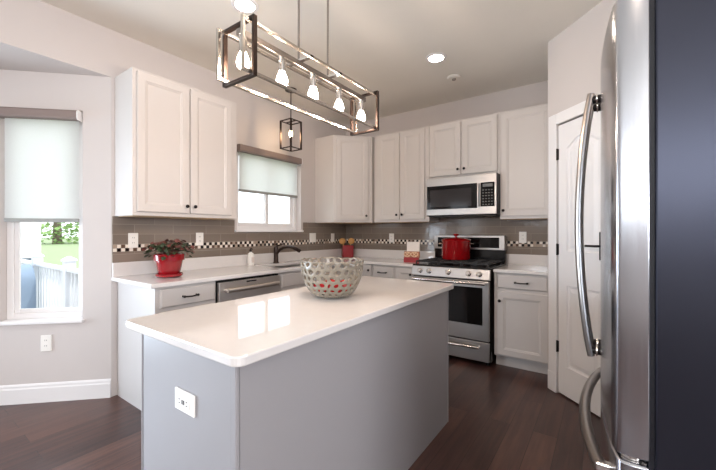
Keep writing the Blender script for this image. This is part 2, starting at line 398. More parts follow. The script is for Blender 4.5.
# pantry door: two moulded panels, the upper one arched
def offset_poly(p, d):
    n = len(p); out = []
    for i in range(n):
        a, b_, c = Vector(p[i - 1]), Vector(p[i]), Vector(p[(i + 1) % n])
        e1, e2 = (b_ - a).normalized(), (c - b_).normalized()
        n1, n2 = Vector((-e1.y, e1.x)), Vector((-e2.y, e2.x))
        m = (n1 + n2); m = m / max(0.3, m.length_squared) * 2
        out.append(tuple(b_ + m * d))
    return out
def pantry_door():
    w, h, t = DL1 - DL0, DZ - 0.018, 0.035
    rx0, rx1 = 0.085, w - 0.085
    top = [(rx0, 1.10), (rx1, 1.10), (rx1, 1.88)]
    for k in range(1, 12):
        u = k / 12; x = rx1 + (rx0 - rx1) * u
        top.append((x, 1.88 + 0.075 * math.sin(PI * u) ** 1.3))
    top.append((rx0, 1.88))
    bot = [(rx0, 0.22), (rx1, 0.22), (rx1, 0.84), (rx0, 0.84)]
    mb = MB(); bm = mb.bm
    def loop(pts, y):
        vs = [bm.verts.new((x, y, z)) for x, z in pts]
        es = [bm.edges.new((vs[i], vs[(i + 1) % len(vs)])) for i in range(len(vs))]
        return vs, es
    ov, oe = loop([(0, 0), (w, 0), (w, h), (0, h)], 0)
    edges = list(oe); holes = []
    for p in (top, bot):
        v, e = loop(p, 0); edges += e; holes.append((p, v))
    bmesh.ops.triangle_fill(bm, use_beauty=True, edges=edges)
    bv = [bm.verts.new((x, t, z)) for x, z in [(0, 0), (w, 0), (w, h), (0, h)]]
    for i in range(4):
        bm.faces.new((ov[i], ov[(i + 1) % 4], bv[(i + 1) % 4], bv[i]))
    bm.faces.new(bv)
    for p, v in holes:
        prev = v
        for d, y in ((0.006, 0.009), (0.018, 0.012), (0.05, 0.004)):
            cur = [bm.verts.new((x, y, z)) for x, z in offset_poly(p, d)]
            for i in range(len(p)):
                j = (i + 1) % len(p); bm.faces.new((prev[i], prev[j], cur[j], cur[i]))
            prev = cur
        bm.faces.new(prev)
    return mb
dr = pantry_door()
ca, sa = math.cos(ANG), math.sin(ANG)
def pw(s, y=0, z=0): return (PX + s * ca - y * sa, PY + s * sa + y * ca, z)
door1 = dr.build('door_1', M_TRIM, loc=pw(DL0, 0.0, 0.012), rotz=ANG)
struct(door1, 'white two-panel arched pantry door')
for z in (0.355, 1.11, 1.85):
    h = MB(); h.lathe([(0.006, z - 0.045), (0.006, z + 0.045)], (-0.004, -0.010, 0), 10); h.box(-0.012, 0.006, -0.006, 0.002, z - 0.042, z + 0.042)
    h.build('hinge', M_BLACKHW, door1)
h = MB(); h.box(0.385, 0.425, -0.012, 0.0, 1.055, 1.245); hd = h.build('door_handle', M_BLACKHW, door1, bevel=0.003)
h = MB(); h.tube([(0.405, -0.012, 1.15), (0.405, -0.05, 1.15), (0.395, -0.056, 1.15), (0.32, -0.056, 1.15)], 0.008); h.build('lever', M_BLACKHW, hd, smooth=True)

# ------------------------------------------------------------------ windows
def window(name, Lx, z0, z1, loc, rotz, slider, label):
    """Local X along the wall, Y into the wall; opening 0..Lx."""
    r = 0.075
    b = MB(); fw = 0.045
    b.box(0, fw, r, r + 0.05, z0, z1); b.box(Lx - fw, Lx, r, r + 0.05, z0, z1)
    b.box(fw, Lx - fw, r, r + 0.05, z0, z0 + fw); b.box(fw, Lx - fw, r, r + 0.05, z1 - fw, z1)
    w = struct(b.build(name, M_TRIM, loc=loc, rotz=rotz, bevel=0.004), label)
    spans = [(fw, Lx / 2 + .02, .008), (Lx / 2 - .02, Lx - fw, .028)] if slider else [(fw, Lx - fw, .012)]
    for xa, xb, dy in spans:
        s = MB(); sw = 0.038 if slider else 0.03; y0, y1 = r + dy, r + dy + .018
        s.box(xa, xa + sw, y0, y1, z0 + fw, z1 - fw); s.box(xb - sw, xb, y0, y1, z0 + fw, z1 - fw)
        s.box(xa + sw, xb - sw, y0, y1, z0 + fw, z0 + fw + sw); s.box(xa + sw, xb - sw, y0, y1, z1 - fw - sw, z1 - fw)
        so = s.build('sash', M_TRIM, w, bevel=0.003)
        p = MB(); p.box(xa + sw, xb - sw, y0 + .007, y0 + .011, z0 + fw + sw, z1 - fw - sw); p.build('pane', M_GLASS, so)
    if slider:
        k = MB(); k.box(Lx / 2 - .035, Lx / 2 - .015, r - .008, r + .012, (z0 + z1) / 2 - .22, (z0 + z1) / 2 - .14); k.build('latch', M_TRIM, w, bevel=0.003)
    return w
def sill(Lx, z, loc, rotz, name):
    b = MB(); b.box(-0.03, Lx + 0.016, -0.035, 0.0, z - 0.022, z); b.box(0, Lx, 0.0, 0.075, z - 0.022, z + 0.0)
    return struct(b.build(name, M_TRIM, loc=loc, rotz=rotz, bevel=0.005), 'white window sill')
window('window_1', WY1 - WY0, WZ0, WZ1, (0, WY0, 0), PI / 2, True, 'white sliding window above the sink')
sill(WY1 - WY0, WZ0 + .004, (0, WY0, 0), PI / 2, 'trim_3')
bw0 = (nx + (NL - S1) * .7071, ny + (NL - S1) * .7071, 0)
window('window_2', S1 - S0, BZ0, BZ1, bw0, PI / 4, False, 'white window in the angled nook wall')
sill(S1 - S0, BZ0 + .004, bw0, PI / 4, 'trim_4')
for i, (Lx, z0, z1, loc, rz) in enumerate([(2.3, .10, 2.15, (nx, ny - 2.6 + .15, 0), PI / 2), (0.7, .6, 2.17, (-.2 * .7071, yq + .2 * .7071, 0), PI * .75)]):
    window('window_%d' % (3 + i), Lx, z0, z1, loc, rz, i == 0, 'white window of the breakfast nook')
window('window_5', 1.7, 1.55, 2.45, (0.9 - WT, YB - WT, 0), 0, True, 'white window of the family room')
window('window_6', 2.4, 1.55, 2.45, (3.0 - WT, YB - WT, 0), 0, True, 'white patio window of the family room')

window('window_7', 2.6, 1.0, 2.4, (7.0, WT - 4.0, 0), -PI / 2, True, 'invented white side window of the family room, paired with the added fill lamp')  # made-up window, cut only to go with the side fill lamp

def roller_shade(label, Lx, ztop, zval, zbot, loc, rotz, vx1):
    t = thing('roller_shade', label, 'blind', loc, rotz, None)
    v = MB(); v.rings([[(x, y, z) for y, z in ((0.03, zval), (-0.045, zval), (-0.052, zval + .012), (-0.052, ztop - .012), (-0.045, ztop), (0.03, ztop))] for x in (0.002, vx1)])
    v.build('valance', M_VALANCE, t)
    e = MB(); e.rings([[(x, y, z) for y, z in ((0.031, zval - .006), (-0.045, zval - .006), (-0.056, zval + .010), (-0.056, ztop - .010), (-0.045, ztop + .002), (0.031, ztop + .002))] for x in (vx1, vx1 + .006)])
    e.build('end_cap', M_TRIM, t)
    f = MB(); f.box(0.034, vx1 - 0.018, 0.010, 0.0115, zbot + .02, ztop - .01); f.build('fabric', M_SHADE, t)
    r = MB(); r.box(0.034, vx1 - 0.018, 0.002, 0.018, zbot, zbot + .028); r.build('bottom_rail', mat('grey_rail', (150, 150, 146), .5), t, bevel=0.003)
    return t
roller_shade('pale roller shade half lowered over the sink window', WY1 - WY0, 2.155, 2.085, 1.675, (0, WY0, 0), PI / 2, WY1 - WY0 - 0.035)
roller_shade('pale roller shade lowered over the tall window of the angled nook wall', S1 - S0, 2.157, 2.092, 1.330, bw0, PI / 4, S1 - S0 - 0.012)

# ------------------------------------------------------------------ cabinets
def knob(parent, x, z, y=-0.021):
    b = MB(); b.lathe([(0.005, 0), (0.005, -0.010), (0.011, -0.014), (0.0145, -0.020), (0.013, -0.026), (0.006, -0.029)], (0, 0, 0), 16, 'Y')
    o = b.build('knob', M_BLACKHW, parent, loc=(x, y, z), smooth=True); return o
def pull(parent, x, z, y=-0.021, w=0.10):
    b = MB()
    for s in (-1, 1): b.lathe([(0.007, 0), (0.006, -0.018), (0.009, -0.022), (0.009, -0.030), (0.004, -0.033)], (s * w / 2, 0, 0), 12, 'Y')
    b.tube([(-w / 2, -.026, 0), (-w / 4, -.030, -.002), (0, -.032, -.003), (w / 4, -.030, -.002), (w / 2, -.026, 0)], 0.0055, 8)
    return b.build('pull', M_BLACKHW, parent, loc=(x, y, z), smooth=True)
def shaker_levels(t=0.020, fw=0.055):
    return [(0, 0), (0, -t + .004), (.004, -t), (fw, -t), (fw + .004, -t + .004), (fw + .010, -t + .005), (fw + .018, -t + .010)]
def add_door(cab, x0, x1, z0, z1, kx=None, kz=None, m=None):
    o = front_panel(x1 - x0, z1 - z0, shaker_levels()).build('door', m or M_CAB, cab, loc=(x0, -0.0005, z0))
    if kx is not None: knob(o, kx - x0, kz - z0)
    return o
def add_drawer(cab, x0, x1, z0, z1, p=True):
    o = front_panel(x1 - x0, z1 - z0, [(0, 0), (0, -.010), (.010, -.019), (.014, -.020)]).build('drawer', M_BASE, cab, loc=(x0, -0.0005, z0))
    if p: pull(o, (x1 - x0) / 2, (z1 - z0) / 2)
    return o
def wall_cabinet(label, loc, rotz, w, d, z0, z1, doors, group='painted upper cabinets'):
    c = thing('wall_cabinet', label, 'cabinet', (loc[0], loc[1], 0), rotz, group)
    b = MB(); b.box(0, w, 0, d, z0, z1); b.build('body', M_CAB, c, bevel=0.002)
    u = MB(); u.box(0.018, w - 0.018, 0.018, d - 0.005, z0 - 0.004, z0 + .001); u.build('underside', M_UNDER, c)
    for x0, x1, kx in doors: add_door(c, x0, x1, z0 + 0.028, z1 - 0.022, kx, z0 + 0.085)
    return c
UB, UT, UD = 1.378, 2.445, 0.305
UTR = 2.468
G = 'painted upper cabinets'
# beside the sink window (local X = +y)
c1 = wall_cabinet('tall two-door upper cabinet hung between the nook corner and the sink window', (UD, -2.912, 0), PI / 2, 0.868, UD, UB, UT,
             [(0.026, 0.412, 0.385), (0.424, 0.806, 0.451)])
# range wall
wall_cabinet('two-door upper cabinet above the white outlet, touching the microwave cabinet', (0.694, -UD, 0), 0, 0.741, UD, UB, UTR, [(0.059, 0.362, 0.336), (0.382, 0.692, 0.408)])
wall_cabinet('short two-door upper cabinet directly above the microwave', (1.437, -UD, 0), 0, 0.763, UD, 1.848, UTR, [(0.012, 0.366, 0.340), (0.383, 0.741, 0.409)])
wall_cabinet('single-door upper cabinet beside the pantry wall', (2.202, -UD, 0), 0, 0.484, UD, UB + .01, UTR, [(0.012, 0.470, 0.038)])
# diagonal corner cabinet
cc = thing('wall_cabinet', 'diagonal corner upper cabinet with one door and a plain flank towards the window', 'cabinet', (0, 0, 0), 0, G)
q = 0.645
b = MB(); b.poly([(0.0, -0.0), (0.0, -q), (UD, -q), (q, -UD), (0.658, -UD), (0.658, -UD + .07), (0.692, -UD + .07), (0.692, 0)], UB, UTR); b.build('body', M_CAB, cc)
dl = (q - UD) * math.sqrt(2)
dd = front_panel(dl - 0.075, UTR - UB - .05, shaker_levels()).build('door', M_CAB, cc, loc=(UD + .035 * .7071 + .0004, -q + .035 * .7071 - .0004, UB + .028), rotz=PI / 4)
knob(dd, dl - 0.105, 0.055)
b = MB(); b.poly([(0.02, -0.02), (0.02, -q + .02), (UD, -q + .02), (q - .02, -UD), (q - .02, -.02)], UB - .004, UB + .001); b.build('underside', M_UNDER, cc)

BT, BTOE, BD = 0.883, 0.11, 0.61
def base_cabinet(label, loc, rotz, w, fronts, d=BD - .004, group='painted base cabinets', side_panel=False, hollow=False):
    c = thing('base_cabinet', label, 'cabinet', (loc[0], loc[1], 0), rotz, group)
    b = MB()
    if hollow:
        b.box(0, .018, 0.02, d, BTOE, BT); b.box(w - .018, w, 0.02, d, BTOE, BT); b.box(.018, w - .018, d - .012, d, BTOE, BT); b.box(.018, w - .018, .02, d - .012, BTOE, BTOE + .018); b.box(0, w, 0, .02, BTOE, BT)
    else: b.box(0, w, 0, d, BTOE, BT)
    b.build('body', M_BASE, c, bevel=0.002)
    b = MB(); b.box(0.0, w, 0.075, d, 0.0, BTOE + .002); b.build('toe_kick', M_BASE, c)
    if side_panel:
        b = MB(); b.box(-0.014, 0.0, 0.0, d, 0.0, BT); b.build('end_panel', M_BASE, c)
    for f in fronts:
        if f[0] == 'door': add_door(c, *f[1:], m=M_BASE)
        elif f[0] == 'drawer': add_drawer(c, *f[1:])
    return c
DZ0, DZ1 = 0.735, 0.868
base_cabinet('drawer base cabinet with pale end panel beneath the potted plant', (BD, -2.882, 0), PI / 2, 0.432,
             [('drawer', 0.010, 0.420, DZ0, DZ1), ('door', 0.010, 0.420, 0.125, 0.71, 0.385, 0.66)], side_panel=True)
base_cabinet('sink base cabinet between dishwasher and corner', (BD, -1.812, 0), PI / 2, 0.895,
             [('drawer', 0.022, 0.435, DZ0, DZ1, False), ('drawer', 0.460, 0.875, DZ0, DZ1, False), ('door', 0.022, 0.435, 0.125, 0.71, 0.41, 0.66), ('door', 0.460, 0.875, 0.125, 0.71, 0.485, 0.66)], hollow=True)
# corner base (L-shaped, folding doors in the inner corner)
cb_ = thing('base_cabinet', 'corner base cabinet under the red utensil crock', 'cabinet', (0, 0, 0), 0, 'painted base cabinets')
b = MB(); b.poly([(.004, -.004), (.004, -0.915), (BD, -0.915), (BD, -BD), (0.865, -BD), (0.865, -.004)], BTOE, BT); b.build('body', M_BASE, cb_)
b = MB(); b.poly([(.004, -.004), (.004, -0.915), (BD - .075, -0.915), (BD - .075, -BD + .075), (0.865, -BD + .075), (0.865, -.004)], 0, BTOE + .002); b.build('toe_kick', M_BASE, cb_)
d1 = front_panel(0.215, 0.745, shaker_levels()).build('door', M_BASE, cb_, loc=(BD + .0005, -0.885, 0.125), rotz=PI / 2)
d2 = front_panel(0.222, 0.745, shaker_levels()).build('door', M_BASE, cb_, loc=(0.636, -BD - .0005, 0.125))
knob(d2, 0.195, 0.69)
base_cabinet('base cabinet with a black drawer pull between the corner cabinet and the slim cabinet', (0.867, -BD, 0), 0, 0.300,
             [('drawer', 0.012, 0.288, DZ0, DZ1), ('door', 0.012, 0.288, 0.125, 0.71, 0.265, 0.66)])
base_cabinet('slim base cabinet squeezed against the side of the range, under the pretzel box', (1.169, -BD, 0), 0, 0.238,
             [('door', 0.010, 0.228, 0.125, 0.868, 0.20, 0.80)])
base_cabinet('base cabinet with one drawer over one door between range and pantry', (2.222, -BD, 0), 0, 0.466,
             [('drawer', 0.030, 0.448, 0.738, 0.868), ('door', 0.030, 0.448, 0.125, 0.71, 0.055, 0.625)])

# ------------------------------------------------------------------ counters, backsplash
def slab(xs, ys, inside, z0, z1):
    b = MB(); bm = b.bm; vv = {}
    def V(x, y):
        if (x, y) not in vv: vv[(x, y)] = bm.verts.new((x, y, z0))
        return vv[(x, y)]
    fs = []
    for xa, xb in zip(xs, xs[1:]):
        for ya, yb in zip(ys, ys[1:]):
            if inside((xa + xb) / 2, (ya + yb) / 2): fs.append(bm.faces.new((V(xa, ya), V(xb, ya), V(xb, yb), V(xa, yb))))
    ex = bmesh.ops.extrude_face_region(bm, geom=fs)
    for g in ex['geom']:
        if isinstance(g, bmesh.types.BMVert): g.co.z = z1
    bmesh.ops.dissolve_limit(bm, angle_limit=0.01, verts=bm.verts, edges=bm.edges)
    return b
CT0, CT1, CD = 0.884, 0.914, 0.648
SX0, SX1, SY0, SY1 = 0.165, 0.560, -1.72, -1.05      # sink cut-out
def inL(x, y):
    if SX0 < x < SX1 and SY0 < y < SY1: return False
    return x < CD or y > -CD
o = slab([0.0, SX0, SX1, CD, 1.408], [-2.936, SY0, SY1, -CD, 0.0], inL, CT0, CT1).build('countertop', M_QUARTZ, bevel=0.005)
tag(o, 'white quartz worktop running in an L from the nook past the sink to the range', 'countertop')
o = slab([2.222, 2.688], [-CD, 0], lambda x, y: True, CT0, CT1).build('countertop', M_QUARTZ, bevel=0.005)
tag(o, 'short white quartz worktop between range and pantry wall', 'countertop')

def backsplash(label, loc, rotz, Ln, spans, lips, zmos=(1.1037, 1.1603), mos=None):
    t = thing('tile_backsplash', label, 'backsplash', loc, rotz)
    b = MB()
    for x0, x1, z0, z1 in spans: b.box(x0, x1, -0.008, 0, z0, z1)
    b.build('tile_field', M_TILE, t)
    b = MB()
    for x0, x1 in mos or [(0, Ln)]: b.box(x0, x1, -0.0105, -0.0075, zmos[0], zmos[1])
    b.build('mosaic_band', M_MOS, t)
    for x0, x1 in lips:
        b = MB(); b.box(x0, x1, -0.020, 0, CT1, 1.022); b.build('quartz_lip', M_QUARTZ, t, bevel=0.002)
    return t
yb0 = -2.93
wl0, wl1 = WY0 - yb0 - .0, WY1 - yb0
backsplash('taupe tile backsplash with mosaic band behind the sink and plant', (0.002, yb0, 0), PI / 2, -yb0 - 0.0,
           [(0, 2.926, 1.022, WZ0 - .02), (0, wl0 - .032, WZ0 - .02, UB), (wl1 + .032, 2.926, WZ0 - .02, UB)], [(0, 2.926)], mos=[(0, 2.926)])
backsplash('taupe tile backsplash with mosaic band behind the range', (0, -0.002, 0), 0, 2.69,
           [(0.012, 2.686, 1.022, UB), (1.437, 2.20, UB, 1.425)], [(0.024, 1.41), (2.222, 2.686)], mos=[(0.014, 2.686)])

# outlets and switches
def outlet(label, loc, rotz, kind='duplex', w=0.072, h=0.118, group='white wall plates on the backsplash'):
    t = thing('wall_outlet', label, 'outlet', loc, rotz, group)
    b = MB(); b.box(-w / 2, w / 2, -0.007, 0, -h / 2, h / 2); b.build('cover_plate', M_PLATE, t, bevel=0.003)
    if kind == 'duplex':
        for z in (-.02, .02):
            r = MB(); r.box(-.016, .016, -.0085, -.0065, z - .014, z + .014); ro = r.build('socket', M_PLATE, t, bevel=0.003)
            s = MB()
            for x in (-.006, .006): s.box(x - .0012, x + .0012, -.0092, -.0082, z - .003, z + .007)
            s.build('slot', M_SLOT, ro)
    elif kind == 'gfci':
        r = MB(); r.box(-.034, .034, -.010, -.0065, -.017, .017); ro = r.build('socket', M_PLATE, t, bevel=0.002)
        s = MB()
        for x in (-.022, .022):
            for z in (-.006, .006): s.box(x - .004, x + .004, -.0108, -.0098, z - .0012, z + .0012)
        for x in (-.005, .005): s.box(x - .003, x + .003, -.0108, -.0098, -.007, .007)
        s.build('slot', M_SLOT, ro)
    else:
        n = 2 if w > 0.09 else 1
        for k in range(n):
            x = (k - (n - 1) / 2) * 0.046
            r = MB(); r.box(x - .016, x + .016, -.010, -.0065, -.033, .033); r.build('rocker', M_PLATE, t, bevel=0.002)
    return t
yo = 0.0085
outlet('white outlet plate on the tiles behind the potted plant', (yo, -2.788, 1.190), PI / 2)
outlet('white outlet plate on the tiles between the plant and the sink window', (yo, -2.231, 1.192), PI / 2)
outlet('wide white double switch plate on the tiles just past the sink window', (yo, -0.705, 1.185), PI / 2, 'switch', w=0.116)
outlet('narrow white plate on the sink wall tiles close to the utensil crock', (yo, -0.304, 1.180), PI / 2, 'switch')
outlet('white outlet plate on the range wall tiles between crock and pretzel box', (0.774, -yo, 1.180), 0)
outlet('white outlet plate on the tiles between range and pantry', (2.361, -yo, 1.202), 0)
s = 0.434
outlet('white outlet low on the wall beneath the nook window', (-s * .7071, BY - s * .7071, 0.434), PI / 4, group='white outlets low on wall and island')
outlet('white outlet mounted sideways on the end of the island', (1.958, -3.4105, 0.704), 0, 'gfci', w=0.118, h=0.070, group='white outlets low on wall and island')

# ------------------------------------------------------------------ island
IX0, IX1, IY0, IY1 = 1.538, 2.262, -3.436, -1.758
BX0, BX1, BYA, BYB = 1.640, 2.218, -3.398, -1.79
isl = thing('kitchen_island', 'grey painted kitchen island with plain panels in the middle of the floor', 'island', (0, 0, 0))
b = MB(); b.box(BX0, BX1, BYA + .03, BYB, 0.0, CT0 - .001); b.box(BX0 - .004, BX0 + .002, BYA - .012, BYA + .05, 0, CT0 - .001); b.build('body', M_ISL, isl, bevel=0.002)
b = MB(); b.box(BX0 + .016, BX1 - .012, BYA - .012, BYA + .032, 0.0, CT0 - .002); b.build('end_panel', M_ISL, isl)
b = MB(); b.box(BX1, BX1 + .004, BYA + .002, BYB - .010, 0.0, CT0 - .002); b.build('side_panel', M_ISL, isl)
for x, y in ((BX1 - .003, BYA - .012), (BX1 - .003, BYB - .003)):
    b = MB(); b.box(x - .010, x + .010, y - .002, y + .012, 0, CT0 - .001); b.build('corner_trim', M_ISL, isl, bevel=0.003)
def rounded(x0, x1, y0, y1, r, n=6):
    out = []
    for cx, cy, a0 in ((x1 - r, y1 - r, 0), (x0 + r, y1 - r, PI / 2), (x0 + r, y0 + r, PI), (x1 - r, y0 + r, 1.5 * PI)):
        for k in range(n + 1):
            a = a0 + PI / 2 * k / n; out.append((cx + r * math.cos(a), cy + r * math.sin(a)))
    return out
o = MB().poly(rounded(IX0, IX1, IY0, IY1, 0.035), CT0, CT1).build('island_countertop', M_QUARTZ, bevel=0.005)
tag(o, 'polished white quartz slab with rounded corners on top of the island', 'countertop')

# ------------------------------------------------------------------ dishwasher
dw = thing('dishwasher', 'stainless dishwasher between the drawer cabinet and the sink cabinet', 'dishwasher', (BD, -2.446, 0), PI / 2)
b = MB(); b.box(0.004, 0.628, 0.0, 0.57, 0.10, 0.872); b.build('body', M_BLACK, dw)
b = MB(); b.box(0.004, 0.628, 0.06, 0.57, 0.0, 0.10); b.build('toe_kick', M_BLACK, dw)
b = MB(); b.box(0.008, 0.624, -0.030, 0.0, 0.115, 0.862); wd = b.build('door', M_DWSTEEL, dw, bevel=0.004)
b = MB(); b.tube([(0.055, -0.072, 0.800), (0.316, -0.080, 0.800), (0.577, -0.072, 0.800)], 0.013, 12, rz=0.018)
for x in (0.065, 0.567): b.tube([(x, -0.03, 0.800), (x, -0.072, 0.800)], 0.012, 10)
b.build('handle', mat('pale_satin_handle', (222, 214, 206), rough=0.35, metal=1.0), wd, smooth=True)
b = MB(); b.box(0.26, 0.36, -0.0315, -0.029, 0.842, 0.852); b.build('control_strip', M_BGLASS, wd)

# ------------------------------------------------------------------ sink and faucet, soap
sk = thing('kitchen_sink', 'stainless basin set into the worktop under the window', 'sink', (0, 0, 0))
b = MB(); t = 0.004; zb = 0.70
b.box(SX0 - t, SX0, SY0 - t, SY1 + t, zb, CT0 - .001); b.box(SX1, SX1 + t, SY0 - t, SY1 + t, zb, CT0 - .001)
b.box(SX0, SX1, SY0 - t, SY0, zb, CT0 - .001); b.box(SX0, SX1, SY1, SY1 + t, zb, CT0 - .001); b.box(SX0, SX1, SY0, SY1, zb - t, zb)
b.build('basin', M_STEEL, sk)
b = MB(); b.lathe([(0.04, zb), (0.042, zb + .003), (0.02, zb + .004)], ((SX0 + SX1) / 2, -1.385, 0), 20); b.build('drain', M_CHROME, sk, smooth=True)
fa = thing('faucet', 'dark bronze arched faucet with a top lever behind the sink', 'faucet', (0.115, -1.405, CT1))
b = MB(); b.lathe([(0.031, 0), (0.031, 0.012), (0.026, 0.02), (0.024, 0.10), (0.026, 0.15), (0.025, 0.175), (0.012, 0.185)], seg=20); b.build('column', M_BRONZE, fa, smooth=True)
b = MB(); b.tube([(0.0, 0, 0.09), (0.028, 0, 0.125), (0.07, 0, 0.155), (0.13, 0, 0.178), (0.20, 0, 0.186), (0.265, 0, 0.178), (0.325, 0, 0.160), (0.36, 0, 0.146)], [.017, .017, .016, .016, .017, .020, .021, .019], 14); b.build('spout', M_BRONZE, fa, smooth=True)
b = MB(); b.tube([(0.0, 0, 0.180), (0.02, 0.01, 0.195), (0.07, 0.03, 0.212), (0.095, .04, 0.216)], [.010, .008, .007, .008], 10); b.build('lever', M_BRONZE, fa, smooth=True)
so = thing('soap_bottle', 'white hand soap bottle with dark pump on the worktop by the dishwasher', 'soap dispenser', (0.085, -1.718, CT1))
b = MB(); b.lathe([(0.030, 0), (0.034, 0.004), (0.034, 0.10), (0.028, 0.122), (0.013, 0.132), (0.013, 0.14)], seg=20); b.build('bottle', M_PLATE, so, smooth=True)
b = MB(); b.lathe([(0.014, 0.14), (0.014, 0.155), (0.005, 0.157), (0.005, 0.175)], seg=12); b.tube([(0, 0, 0.172), (0.03, -0.01, 0.174), (0.042, -.014, 0.168)], 0.006, 8); b.build('pump', M_BLACKHW, so, smooth=True)
b = MB(); b.box(0.0335, 0.0350, -.018, .018, .03, .085); b.build('paper_label', mat('soap_label', (226, 214, 206), .5, vary=.2, scale=90), so)

# ------------------------------------------------------------------ range
RX0, RX1 = 1.413, 2.203
RW = RX1 - RX0
rg = thing('gas_range', 'stainless freestanding gas range with black cooktop under the microwave', 'stove', (RX0, -0.655, 0))
b = MB(); b.box(0, RW, 0.0, 0.63, 0.035, 0.905); b.build('body', M_BLACK, rg, bevel=0.002)
for x in (0.04, RW - 0.04):
    for y in (0.05, 0.58):
        b = MB(); b.lathe([(0.018, 0), (0.014, 0.04)], (x, y, 0), 12); b.build('foot', M_BLACK, rg)
b = MB(); b.box(-0.003, RW + 0.003, -0.020, 0.565, 0.903, 0.922); b.build('cooktop', M_BLACK, rg, bevel=0.004)
# front control panel, leaning back
b = MB(); b.rings([[(x, y, z) for y, z in ((0.0, 0.806), (-0.045, 0.806), (-0.050, 0.815), (-0.030, 0.905), (0.0, 0.908))] for x in (-0.002, RW + 0.002)]); cp = b.build('control_panel', M_STEEL, rg, bevel=0.003)
for x in (0.095, 0.195, 0.395, 0.595, 0.695):
    b = MB(); b.lathe([(0.027, 0), (0.027, -0.006), (0.021, -0.010), (0.019, -0.034), (0.015, -0.038)], seg=20, axis='Y'); b.box(-.004, .004, -.043, -.036, -.019, .019)
    k = b.build('knob', M_CHROME, cp, loc=(x, -0.0395, 0.860), smooth=True); k.rotation_euler = (-0.22, 0, 0)
# oven door
b = MB(); b.box(0.006, RW - 0.006, -0.040, -0.002, 0.238, 0.796); od = b.build('oven_door', M_STEEL, rg, bevel=0.005)
b = MB(); b.box(0.065, RW - 0.065, -0.0415, -0.038, 0.385, 0.735); b.build('window', M_BGLASS, od)
b = MB(); b.tube([(0.03, -0.088, 0.778), (RW / 2, -0.092, 0.778), (RW - 0.03, -0.088, 0.778)], 0.0145, 12)
for x in (0.045, RW - 0.045): b.tube([(x, -0.038, 0.778), (x, -0.088, 0.778)], 0.012, 10)
b.build('handle', M_CHROME, od, smooth=True)
b = MB(); b.box(0.006, RW - 0.006, -0.036, -0.002, 0.045, 0.226); wdw = b.build('warming_drawer', M_STEEL, rg, bevel=0.005)
b = MB(); b.tube([(0.09, -0.070, 0.178), (RW / 2, -0.076, 0.176), (RW - 0.09, -0.070, 0.178)], 0.0125, 12)
for x in (0.10, RW - 0.10): b.tube([(x, -0.034, 0.178), (x, -0.070, 0.178)], 0.011, 10)
b.build('handle', M_CHROME, wdw, smooth=True)
# backguard with display
b = MB(); b.box(0.0, RW, 0.565, 0.628, 0.905, 1.066); b.build('rear_riser', M_BLACK, rg, bevel=0.002)
b = MB(); b.box(0.0, RW, 0.545, 0.630, 1.063, 1.220); bg = b.build('backguard', M_STEEL, rg, bevel=0.004)
b = MB(); b.box(0.045, RW - 0.055, 0.5425, 0.547, 1.085, 1.198); dp = b.build('display', M_BGLASS, bg)
b = MB()
for i in range(5):
    for j in range(3): b.box(0.30 + i * .022, 0.312 + i * .022, 0.5415, 0.543, 1.12 + j * .022, 1.128 + j * .022)
b.build('button', mat('pale_print', (112, 110, 107), .5), dp)
# burners and grates
for x, y, r in ((0.17, 0.13, .045), (0.17, 0.42, .036), (0.395, 0.275, .05), (0.62, 0.13, .05), (0.62, 0.42, .036)):
    b = MB(); b.lathe([(r + .012, 0.922), (r + .010, 0.930), (r, 0.931), (r, 0.938), (r - .006, 0.941)], (x, y, 0), 20); b.build('burner', M_IRON, rg, smooth=True)
for gx0, gx1 in ((0.022, 0.275), (0.280, 0.510), (0.515, 0.768)):
    b = MB(); h0, h1, th = 0.944, 0.958, 0.006
    for x in (gx0 + th, gx1 - th): b.box(x - th, x + th, 0.005, 0.545, h0, h1)
    for y in (0.010, 0.14, 0.275, 0.41, 0.540): b.box(gx0, gx1, y - th, y + th, h0, h1)
    xm = (gx0 + gx1) / 2; b.box(xm - th, xm + th, 0.005, 0.545, h0, h1)
    for x in (gx0 + th, gx1 - th):
        for y in (0.010, 0.540): b.box(x - th, x + th, y - th, y + th, 0.921, h0)
    b.build('grate', M_IRON, rg, bevel=0.002)

# stock pot
sp_ = thing('stock_pot', 'tall red enamel stock pot with lid on the back burner', 'pot', (RX0 + 0.325, -0.655 + 0.375, 0.958))
b = MB(); b.lathe([(0.125, 0.0), (0.146, 0.005), (0.152, 0.018), (0.154, 0.200), (0.157, 0.206), (0.154, 0.209), (0.150, 0.206), (0.148, 0.02), (0.0, 0.012)], seg=40, cap1=False); b.build('pot_body', M_RED, sp_, smooth=True)
b = MB(); b.lathe([(0.158, 0.206), (0.160, 0.212), (0.147, 0.222), (0.09, 0.236), (0.03, 0.243), (0.0, 0.244)], seg=40, cap1=False); ld = b.build('lid', M_RED, sp_, smooth=True)
b = MB(); b.lathe([(0.012, 0.240), (0.012, 0.254), (0.028, 0.260), (0.031, 0.270), (0.026, 0.279), (0.008, 0.281)], seg=20); b.build('knob', M_RED, ld, smooth=True)
for sgn in (-1, 1):
    b = MB(); dx, dy = .94, .34
    pts = []
    for k in range(9):
        a = PI * k / 8; u = 0.150 + 0.036 * math.sin(a); v = 0.045 * math.cos(a)
        pts.append((sgn * (dx * u) - dy * v, sgn * (dy * u) + dx * v, 0.172))
    b.tube(pts, 0.0065, 8); b.build('handle', M_CHROME, sp_, smooth=True)

